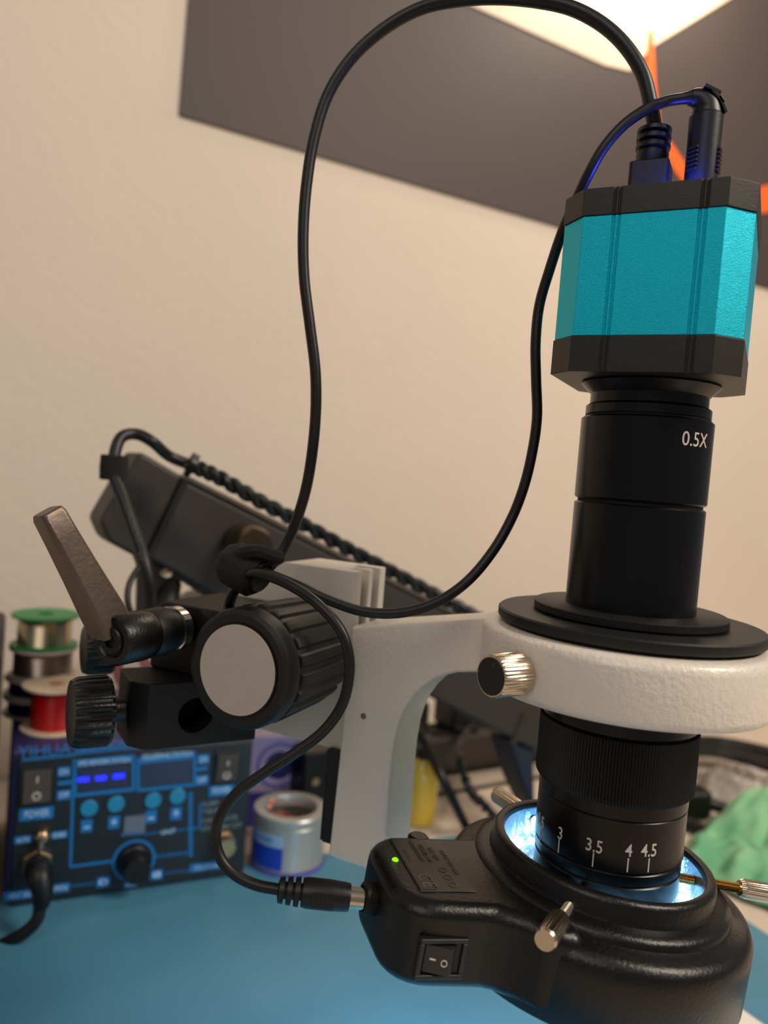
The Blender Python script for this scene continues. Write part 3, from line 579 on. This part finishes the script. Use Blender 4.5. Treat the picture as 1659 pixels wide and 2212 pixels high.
lpart('zoom_ring', [(.0220, -.0706), (.0238, -.0706), (.0247, -.0714), (.0247, -.0898), (.0240, -.0908), (.0232, -.0909)], black_matte, 320, kz_, 'finely knurled zoom grip', 20)
lpart('plain_collar', drum(.0232, -.0905, -.0952, .0003)); lpart('scale_ring', drum(.0231, -.0953, -.1108, .0003))
lpart('lower_ring', drum(.0228, -.1113, -.1150, .0004)); lpart('lower_ring', drum(.0227, -.1151, -.1225, .0006)); lpart('seam_core', [(.0222, -.1095), (.0222, -.1160)], dark_hole)
lpart('front_glass', [(.0001, -.1218), (.0180, -.1218), (.0180, -.1226), (.0001, -.1226)], mat('lens_glass', (12, 14, 22), .08, coat=1.))
def hit_cyl(px, py, R):
    r = ray(px, py); ox, oy = -LX, -LY; a = r.x ** 2 + r.y ** 2; b = 2 * (ox * r.x + oy * r.y); c_ = ox * ox + oy * oy - R * R; dsc = max(0, b * b - 4 * a * c_)
    t = (-b - math.sqrt(dsc)) / (2 * a); p = r * t; return math.atan2(p.y - LY, p.x - LX), p.z
a, z = hit_cyl(1510, 952, .0201)
part('magnification_lettering', text_bm('0.5X', .0060, bend=(.02012, a - .06, ZC + z, C0), sx=.92), print_w, lens, smooth=0)
tx = []; tk = MB()
for t, px, py, tx_, ty in (('2.5', 1168, 1777, 1167, 1806), ('3', 1210, 1805, 1207, 1828), ('3.5', 1283, 1832, 1281, 1857), ('4', 1358, 1842, 1356, 1869), ('4.5', 1402, 1842, 1401, 1869)):
    a, z = hit_cyl(px, py, .0231); tx.append(text_bm(t, .0054, bend=(.02312, a, ZC + z + .0005, C0), sx=.80, bold=.00004))
    a, z = hit_cyl(tx_, ty, .0231); tk.box(-.0002, .0002, -.0001, .00006, -.0021, .0021, Matrix.Translation((LX + .0231 * math.cos(a), LY + .0231 * math.sin(a), ZC + z)) @ Matrix.Rotation(a + math.pi / 2, 4, 'Z'))
part('scale_numerals', join_meshes(tx), print_w, lens, smooth=0); part('scale_ticks', tk, print_w, lens, smooth=0)
# ================================================================== TEAL CAMERA
mc = thing('microscope_camera', 'teal anodised box camera with black end plates on top of the lens', 'camera', A(0, 0, .0355))
def octo(h, g, ins=0.):                              # section with two V-grooved channels on the front face
    c_ = .0072; h2 = h - ins; g1 = -h2 + c_ + (2 * (h2 - c_)) * .245; g2 = -h2 + c_ + (2 * (h2 - c_)) * .845; w_ = .0013
    p = [(-h2 + c_, -h2)]
    for gx in (g1, g2): p += [(gx - w_, -h2), (gx - w_ * .55, -h2 + g), (gx - w_ * .12, -h2 + g * .15), (gx + w_ * .25, -h2 + g * .15), (gx + w_ * .6, -h2 + g), (gx + w_, -h2)]
    p += [(h2 - c_, -h2), (h2, -h2 + c_), (h2, h2 - c_), (h2 - c_, h2)]
    for gx in (g2, g1): p += [(gx + w_, h2), (gx + w_ * .5, h2 - g), (gx - w_ * .5, h2 - g), (gx - w_, h2)]
    p += [(-h2 + c_, h2), (-h2, h2 - c_), (-h2, -h2 + c_)]
    return p
HB = .0267
part('housing', MB().prism(octo(HB, .0005, .0001), 0.0461, .0808, A.M), teal_m, mc, smooth=20, bevel=.0002)
part('bottom_plate', MB().prism(octo(HB + .0002, .0005), .0356, .0460, A.M), plate_m, mc, smooth=20, bevel=.0002)
part('top_plate', MB().prism(octo(HB + .0002, .0005), .0809, .0888, A.M), plate_m, mc, smooth=20, bevel=.0002)
part('power_light', MB().lathe([(.0012, 0), (.0012, .0004), (.0001, .001)], 16, A.M @ Matrix.Translation((.0035, -.006, .0915))), mat('blue_led', (20, 20, 255), .3, emit=(20, 30, 255), es=30), mc)
pled = A(.0062, -.0090, .0925)
l_ = light('camera_led_light', 'POINT', pled, .10, (.05, .08, 1.0), .0012)
TAU = .10
zR = ZC - 771 / 6800
RX, RY = LX - .0012, LY + .0006
RM = Matrix.Translation((RX, RY, zR)) @ rot_y(TAU)
BA = math.radians(197); MBx = RM @ Matrix.Rotation(BA, 4, 'Z')                    # +x points away from the ring, +y towards the viewer
# ================================================================== CABLES ON THE CAMERA
vt = P(1398, 455, .250); vt.z = ZC + .0888
vc = thing('video_cable', 'thick black video cable arching from the camera top to the strap', 'cable', vt)
Mv = Matrix.Translation((vt.x, vt.y, 0)) @ Matrix.Rotation(math.radians(-26), 4, 'Z')
zb0 = ZC + .0889
part('plug_shell', MB().prism([(-.0054, -.004), (.0054, -.004), (.0054, .004), (-.0054, .004)], zb0, zb0 + .0105, Mv).prism([(-.0056, -.0052), (.0056, -.0052), (.0060, -.0045), (.0060, .0045), (.0056, .0052), (-.0056, .0052), (-.0060, .0045), (-.0060, -.0045)], zb0 + .0002, zb0 + .0165, Mv), rubber, vc, bevel=.0008)
prof = [(.0046, .0155), (.0050, .0172), (.0050, .0195), (.0042, .0198), (.0042, .0206), (.0053, .0209), (.0053, .0221), (.0040, .0224), (.0040, .0232), (.0053, .0235), (.0053, .0247), (.0040, .0250), (.0040, .0257), (.0053, .0260), (.0052, .0272), (.0025, .0278)]
vtop = P(1406, 262, .247); sh = Vector((vtop.x - vt.x, vtop.y - vt.y))
part('strain_relief', MB().lathe([(r_, zb0 + z_) for r_, z_ in prof], 40, Matrix.Translation((vt.x, vt.y, 0))), rubber, vc)
vpts = [Vector((vt.x, vt.y, zb0 + .0275)), P(1407, 235, .247), P(1390, 165, .247), P(1355, 105, .248), P(1305, 56, .25), P(1240, 20, .252), P(1170, 3, .255), P(1085, -5, .26), P(1000, -1, .264), P(910, 18, .268), P(830, 62, .27), P(760, 125, .27), P(708, 205, .27), P(678, 300, .27), P(662, 400, .27), P(655, 500, .27), P(657, 600, .27), P(669, 700, .27), P(681, 800, .27), P(682, 890, .27), P(674, 980, .27), P(660, 1060, .272), P(638, 1130, .274), P(612, 1185, .274), P(585, 1222, .272), P(555, 1245, .270), P(520, 1262, .272), P(500, 1290, .285), P(490, 1340, .305)]
sp = spline(vpts, 9); rr = [.00225 - .00035 * min(1, max(0, (i - 60) / 80)) for i in range(len(sp))]
part('cord', MB().tube(sp, rr, 18), rubber, vc)
# camera power cable: elbow plug on top plate, thin cable down to the strap
dt = P(1508, 440, .243); dt.z = zb0
pc_ = thing('camera_power_cable', 'thin black power cable with elbow plug, hanging from camera top to strap', 'cable', dt)
part('plug_barrel', MB().lathe([(.0046, zb0), (.0048, zb0 + .002), (.0049, zb0 + .020), (.0050, zb0 + .0290), (.0044, zb0 + .0298), (.0001, zb0 + .0300)], 40, Matrix.Translation((dt.x, dt.y, 0))), rubber, pc_)
ep = [Vector((dt.x, dt.y, zb0 + .0270)), Vector((dt.x, dt.y, zb0 + .0300)), Vector((dt.x - .0006, dt.y, zb0 + .0325)), Vector((dt.x - .0028, dt.y, zb0 + .0343)), Vector((dt.x - .0055, dt.y, zb0 + .0347))]
es = spline(ep, 5); part('elbow', MB().tube(es, [.0048 - .0024 * (i / (len(es) - 1)) ** 1.5 for i in range(len(es))], 24), rubber, pc_)
gr = MB()
for sd in (-1, 1):
    for i in range(6):
        Mg = Matrix.Translation((dt.x, dt.y, zb0 + .0120 + i * .0013)) @ Matrix.Rotation(math.radians(-90 + sd * 58), 4, 'Z')
        gr.box(.0046, .0053, -.0019, .0019, -.00035, .00035, Mg)
part('grip_ridges', gr, rubber, pc_)
er = MB()
for i in range(3):
    Mg = Matrix.Translation((dt.x - .0002 + i * .0016, dt.y, zb0 + .0358 - i * .0020)) @ rot_y(math.radians(22 + i * 20)); er.box(-.0026, .0028, -.0036, .0036, -.0001, .0010, Mg)
part('elbow_ridges', er, rubber, pc_, bevel=.0002)
eb = Vector((dt.x - .0050, dt.y, zb0 + .0347)); wpts = [eb, P(1450, 217, .243), P(1425, 224, .243), P(1400, 234, .243), P(1350, 268, .243), P(1305, 318, .244), P(1272, 375, .246), P(1245, 432, .25), P(1215, 500, .255), P(1188, 580, .258), P(1165, 660, .26), P(1157, 740, .26), P(1158, 820, .26), P(1160, 900, .26), P(1150, 975, .26), P(1132, 1050, .26), P(1105, 1120, .26), P(1065, 1190, .258), P(1010, 1255, .255), P(945, 1300, .252), P(870, 1323, .25), P(790, 1322, .249), P(715, 1298, .249), P(650, 1268, .250), P(595, 1246, .254), P(562, 1236, .258), P(545, 1236, .262)]
sp = spline(wpts, 9); rr = [.0017 for i in range(len(sp))]; rr[:4] = [.0023, .0021, .0019, .0018]
part('cord', MB().tube(sp, rr, 16), rubber, pc_)
# ring light power cable
jk = MBx @ Vector((.0785, .001, -.0185))
rc = thing('light_power_cable', 'black power cable curving past the ribbed knob into the ring light', 'cable', jk)
rp = [P(515, 1255, .266), P(545, 1250, .258), P(590, 1265, .252), P(640, 1268, .247), P(690, 1290, .243), P(727, 1335, .240), P(748, 1390, .239), P(755, 1450, .239), P(740, 1520, .239), P(700, 1578, .238), P(640, 1625, .237), P(570, 1670, .236), P(510, 1715, .235), P(475, 1765, .234), P(466, 1815, .234), P(480, 1860, .233), P(512, 1892, .232), P(555, 1912, .231), P(605, 1922, .230)]
rp[1:6] = [P(548, 1238, .256), P(600, 1252, .250), P(650, 1278, .246), P(690, 1308, .2425), P(727, 1348, .240)]
part('cord', MB().tube(spline(rp, 10), .00165, 16), rubber, rc)
j0 = P(600, 1921, .230); jd = (jk - j0).normalized(); L_ = (jk - j0).length
prof = [(.0020, 0)]
for i in range(3): b0 = .0004 + i * .0023; prof += [(.0036 + i * .0002, b0), (.0038 + i * .0002, b0 + .0014), (.0024, b0 + .0016), (.0024, b0 + .0022)]
prof += [(.0040, .0072), (.0043, .0085), (.0043, .0150), (.0040, .0202), (.0038, .0212)]
part('plug_barrel', MB().lathe(prof, 32, basis(j0, jd)), rubber, rc)
gr = MB()
for k in range(8):
    for sd in (-1, 1): gr.box(-.0022, .0022, -.0003, .0003, .0, .0003, basis(j0, jd, _u) @ Matrix.Translation((0, 0, .0105 + k * .0008)) @ Matrix.Rotation(math.pi / 2, 4, 'X') @ Matrix.Translation((0, 0, sd * .0043 - .0001)))
part('grip_ridges', gr, rubber, rc)
part('metal_sleeve', MB().cyl(.0031, .0210, L_, 28, basis(j0, jd)), nickel, rc)
# velcro strap
vs = P(548, 1238, .265); ax = (P(600, 1262, .262) - P(510, 1218, .270)).normalized()
vel = thing('cable_strap', 'black hook-and-loop strap wrapped round the cables above the ribbed knob', 'strap', vs)
vm = mat('velcro', (0, 0, 0))
def vmod(i, j): return 1 + .10 * noise.noise(Vector((math.cos(i * .131) * 2, math.sin(i * .131) * 2, j * .6)))
Mv2 = basis(vs - ax * .004, ax) @ Matrix.Diagonal((1.0, .92, 1, 1))
part('strap_loop', MB().lathe([(.0001, -.0070), (.0064, -.0078), (.0078, -.005), (.0082, .0), (.0078, .0050), (.0064, .0072), (.0050, .0068), (.0040, .0050), (.0001, .0046)], 48, Mv2, mod=vmod), vm, vel, smooth=80)
part('strap_edge', MB().lathe([(.0050, .0060), (.0056, .0060), (.0056, .0080), (.0050, .0080)], 48, Mv2, closed=True), vm, vel)
part('strap_tail', MB().tube(spline([P(520, 1195, .262), P(555, 1190, .260), P(585, 1200, .262), P(608, 1205, .266)], 6), [.0024] * 18 + [.0008], 8), vm, vel)
# ================================================================== BOOM CLAMP (black blocks, lever, knobs)
cl = thing('boom_clamp', 'black boom clamp blocks with a long lever and ribbed hand knobs', 'clamp', A(-.15, -.01, -.10))
BM = Frame((P(320, 1560, .273).x, P(320, 1560, .273).y, ZC), math.radians(30))
ub = MB().prism([(-.1655, -.0777), (-.128, -.0777), (-.128, -.0523), (-.1600, -.0523), (-.1640, -.0545), (-.1655, -.0580)], -.034, -.0005, MA)
part('upper_block', ub, black_matte, cl, bevel=.0008)
hz = -.0902; hu, hzz = BM.hit(424, 1545)
lowb = MB().prism([(.0, .0), (.040, .0), (.040, .024), (-.0055, .024), (-.0055, .006)], -.1013, -.0778, BM.M)
part('lower_block', boolean(lowb, [MB().cyl(.0062, -.001, .019, 48, BM.M @ basis((hu, -.002, hzz), (0, 1, 0)))]), black_matte, cl, bevel=.0006)
part('bore_screw', MB().lathe([(.0018, 0), (.0012, .001), (.0001, .0012)], 20, BM.M @ basis((hu, .012, hzz + .0055), (0, 0, -1))), nickel, cl)
NFk = 26
def hk(i, j): ph = (i % 4); return 1 - (.06 if ph in (1, 2) and 1 <= j <= 3 else 0)
def hand_knob(M, r, h, par=cl):
    k_ = part('hand_knob', MB().lathe([(r * .92, 0), (r, .0012), (r, h * .55), (r * .985, h - .002), (r * .90, h), (r * .5, h + .0006), (.0001, h + .0008)], NFk * 4, M, mod=hk), black_plastic, par, smooth=25)
    part('knob_boss', MB().cyl(r * .36, -.0048, .0002, 24, M), black_plastic, k_); return k_
hand_knob(BM.M @ basis((-.0115, .0085, -.0885), (-1, 0, 0), (0, 0, 1)), .0122, .0128)
part('threaded_stud', MB().lathe([(.0029 if i % 2 else .0025, i * .0004) for i in range(34)], 20, BM.M @ basis((.004, .0085, -.0885), (-1, 0, 0))), nickel, cl)
q = P(222, 1402, .318); k2 = hand_knob(basis(q + BM.a * .004, -BM.a, (0, 0, 1)), .0102, .0115)
part('clamp_rod', MB().tube([q + BM.a * .006, q + BM.a * .060], .0042, 20), black_metal, cl)
# lever hub along b of the arm frame
h0 = P(240, 1385, .256); hb = A.b
HM = basis(h0, hb, (1, 0, 0))
lev = part('lever_hub', MB().lathe([(.0048, .0009), (.0058, .0), (.0076, .0), (.0084, .0012), (.0086, .0120), (.0084, .0150), (.0078, .0160)], 56, HM), black_plastic, cl)
part('hub_neck', MB().lathe([(.0080, .0158), (.0084, .0165), (.0086, .0235), (.0076, .0245), (.0076, .0275), (.0066, .0280)], 48, HM), black_matte, lev)
part('chrome_collar', MB().lathe([(.0070, .0272), (.0082, .0276), (.0082, .0312), (.0074, .0318), (.0070, .0318)], 48, HM), chrome, lev, label='shiny chrome collar')
part('hub_shaft', MB().cyl(.0058, .030, .040, 30, HM), black_metal, lev)
part('hub_bush', MB().cyl(.0056, .0006, .0012, 40, HM), dark_hole, lev)
part('socket_screw', boolean(MB().cyl(.0046, -.0006, .004, 40, HM, ch=.0005), [MB().cyl(.0024, -.002, .0025, 6, HM)]), mat('steel_black', (52, 48, 44), .35, metal=.8), lev)
tipc = P(104, 1108, .248); hb0 = P(238, 1352, .262)
ta = (tipc - hb0); Ll = ta.length; ta.normalize(); wv = Vector((.565, -.72, .40)); wv = (wv - ta * wv.dot(ta)).normalized(); tv = ta.cross(wv)
LM = Matrix(((wv.x, tv.x, ta.x, hb0.x), (wv.y, tv.y, ta.y, hb0.y), (wv.z, tv.z, ta.z, hb0.z), (0, 0, 0, 1)))
def sect(w0, t0, z): c_ = .22; return [(-w0, -t0 * (1 - c_), z), (-w0 * (1 - c_), -t0, z), (w0 * (1 - c_), -t0, z), (w0, -t0 * (1 - c_), z), (w0, t0 * (1 - c_), z), (w0 * (1 - c_), t0, z), (-w0 * (1 - c_), t0, z), (-w0, t0 * (1 - c_), z)]
vs_ = []; secs = [(.0062, .0060, -.002), (.0060, .0058, .006), (.0054, .0050, .020), (.0048, .0045, Ll - .010), (.0046, .0042, Ll - .001), (.0040, .0036, Ll + .0008)]
for a_ in secs: vs_ += sect(*a_)
fs_ = [tuple(range(8))[::-1], tuple(range(40, 48))]
for i in range(5):
    for k in range(8): fs_.append((i * 8 + k, i * 8 + (k + 1) % 8, (i + 1) * 8 + (k + 1) % 8, (i + 1) * 8 + k))
part('lever_handle', MB().add(vs_, fs_, LM), mat('lever_black', (112, 98, 88), .42, metal=.85, bump=.25, bs=500, var=.15, vs=120), lev, bevel=.0006)
# ================================================================== RING LIGHT
rl = thing('ring_light', 'black ring light with rocker switch and thumbscrews around the lens tip', 'ring light', (RX, RY, zR - .03))
part('ring_shell', MB().lathe([(.0324, -.0250), (.0318, -.0016), (.0322, -.0004), (.0334, .0), (.0346, -.0004), (.0353, -.0016), (.0354, -.0056), (.0358, -.0066), (.0378, -.0070), (.0400, -.0074), (.0407, -.0086), (.0410, -.0098), (.0424, -.0104), (.0448, -.0108), (.0466, -.0118), (.0478, -.0140), (.0480, -.0170), (.0481, -.0328), (.0474, -.0335), (.0462, -.0335), (.0462, -.0310), (.0400, -.0300), (.0335, -.0255)], 144, RM, closed=True), black_plastic, rl, smooth=50)
part('inner_reflector', MB().lathe([(.0316, -.0020), (.0312, -.0235), (.0316, -.0235), (.0319, -.0020)], 96, RM, closed=True), mat('bright_liner', (112, 140, 156), .25, metal=.8, bump=.8, bs=90), rl)
part('led_cover', MB().lathe([(.0316, -.0240), (.0395, -.0312), (.0458, -.0318), (.0458, -.0313), (.0397, -.0306), (.0318, -.0236)], 96, RM, closed=True), mat('led_emitter', (240, 250, 255), .4, emit=(190, 228, 255), es=50), rl, label='glowing white LED ring')
# control box
def arcp(cx, cy, r, a0, a1, n=6): return [(cx + r * math.cos(math.radians(a0 + (a1 - a0) * i / n)), cy + r * math.sin(math.radians(a0 + (a1 - a0) * i / n))) for i in range(n + 1)]
hw = .0228; hb2 = .0195
outl = [(.025, hw + .014), (.034, hw + .0125), (.040, hw + .006), (.046, hw + .0012)] + arcp(.0757 - .013, hw - .013, .013, 90, 0) + arcp(.0757 - .013, -hb2 + .013, .013, 0, -90) + [(.040, -hb2), (.025, -hb2)]
box = part('control_box', MB().prism(outl, -.0325, -.0080, MBx), black_plastic, rl, bevel=.0042, seg=5, smooth=40)
part('side_boss', MB().cyl(.0036, -.0120, -.0080, 30, MBx @ Matrix.Translation((.0560, -hb2 + .001, 0)), ch=.0008), black_plastic, box)
# sticker: rotated text
sk = MB().box(.0500, .0675, -.0150, .0150, -.00805, -.0077, MBx); part('rating_label', sk, mat('label_brown', (62, 55, 50), .45), box, bevel=.0002)
part('label_band', MB().box(.0628, .0672, -.0148, .0148, -.0078, -.0075, MBx), mat('label_dark', (24, 24, 27), .35), box)
Ms = MBx @ Matrix.Translation((0, 0, -.0074)) @ Matrix.Rotation(math.radians(-90), 4, 'Z')
def st_t(t, x, y, s, rot=0): me = text_bm(t, s, I4, .00006); me.transform(MBx @ Matrix.Translation((x, y, -.0075)) @ Matrix.Rotation(math.radians(90), 4, 'Z')); return me
part('label_print', join_meshes([st_t('CE', .0640, .0100, .0062), st_t('MADE IN', .0652, -.0040, .0018), st_t('LED RING LIGHT', .0610, -.0075, .0017), st_t('MODEL 144', .0585, -.0065, .0020), st_t('DC 12V', .0558, -.006, .0022), st_t('INPUT 9W MAX', .0524, -.001, .0020)]), print_g, box, smooth=0)
sy = MB()
for y in (.0010, .0050, .0090): sy.lathe([(.0011, 0), (.0011, .0002), (.0014, .0002), (.0014, 0)], 20, MBx @ Matrix.Translation((.0562, y + .0025, -.0077)), closed=True)
for y in (.0030, .0070): sy.box(.05605, .05635, y + .0015, y + .0035, -.0077, -.0075, MBx)
part('polarity_symbol', sy, print_g, box, smooth=0)
part('green_led', MB().lathe([(.0010, 0), (.0010, .0005), (.0006, .0009), (.0001, .0010)], 20, MBx @ Matrix.Translation((.0696, -.0020, -.0083))), mat('green_led', (90, 220, 10), .3, emit=(130, 255, 10), es=1.6), box)
# rocker switch on the face turned to the viewer (+y)
Msw = MBx @ Matrix.Translation((0.0615, hw, -.0222)) @ Matrix.Rotation(math.pi, 4, 'Z') @ Matrix.Diagonal((1., 1.1, 1.1, 1))   # local -y faces the viewer
sfm = mat('switch_black', (0, 0, 0))
fr = MB()
for a_ in ((-.0072, .0072, .0040, .0053), (-.0072, .0072, -.0053, -.0040), (-.0072, -.0056, -.0040, .0040), (.0056, .0072, -.0040, .0040)): fr.box(a_[0], a_[1], -.0012, .0008, a_[2], a_[3], Msw)
sf = part('switch_frame', fr, sfm, box, bevel=.0004)
v = [(-.0050, -.0002, .0036), (.0020, -.0028, .0032), (.0048, .0002, .0034), (-.0050, -.0002, -.0036), (.0020, -.0028, -.0034), (.0048, .0002, -.0036), (-.0050, .001, .0036), (.0048, .001, .0036), (-.0050, .001, -.0036), (.0048, .001, -.0036)]
part('switch_rocker', MB().add(v, [(0, 1, 4, 3), (1, 2, 5, 4), (0, 6, 7, 2, 1), (3, 4, 5, 9, 8), (0, 3, 8, 6), (2, 7, 9, 5), (6, 8, 9, 7)], Msw), mat('rocker_grey', (40, 38, 38), .35), sf, bevel=.0002)
sy = MB().box(-.0008, .0008, -.0003, .0002, -.00014, .00014, Msw @ Matrix.Translation((-.0028, -.0011, .0002)) @ Matrix.Rotation(-.355, 4, 'Z'))
sy.lathe([(.00065, 0), (.00065, .0002), (.0009, .0002), (.0009, 0)], 20, Msw @ Matrix.Translation((.0002, -.0022, -.0002)) @ Matrix.Rotation(-.35, 4, 'Z') @ Matrix.Rotation(math.pi / 2, 4, 'X'), closed=True)
part('switch_symbol', sy, print_w, sf)
jb = MBx @ Vector((.0737, .001, -.0185)); part('power_jack', MB().lathe([(.0034, -.003), (.0046, -.003), (.0046, .0048), (.0040, .0052), (.0034, .0052)], 32, basis(jb, (MBx.to_3x3() @ Vector((1, 0, .02)))), closed=True), black_matte, box)
# thumbscrews
def tk_mod(i, j): return 1 - (.07 if (i % 4) in (1, 2) and 2 <= j <= 3 else 0)
for ang, r_in, r_th, r_kn in ((1, .0232, .046, .0478), (-119, .0245, .0405, .0448), (122, .0310, .046, .0385)):
    Mt_ = RM @ Matrix.Rotation(math.radians(ang), 4, 'Z') @ Matrix.Translation((0, 0, -.0062)) @ basis((0, 0, 0), (1, 0, 0), (0, 0, 1))
    ts = part('thumbscrew', MB().lathe([(.0009, r_kn - .0016), (.0024, r_kn - .0010), (.0029, r_kn), (.0031, r_kn + .0006), (.0031, r_kn + .0128), (.0027, r_kn + .0136), (.0001, r_kn + .0136)], 72, Mt_, mod=tk_mod), nickel, rl, smooth=25)
    n = int((r_kn - r_in) / .00022)
    part('screw_thread', MB().lathe([(.0015 if i % 2 else .00125, r_in + i * .00022) for i in range(n)], 20, Mt_), brass if ang == 1 else nickel, ts)
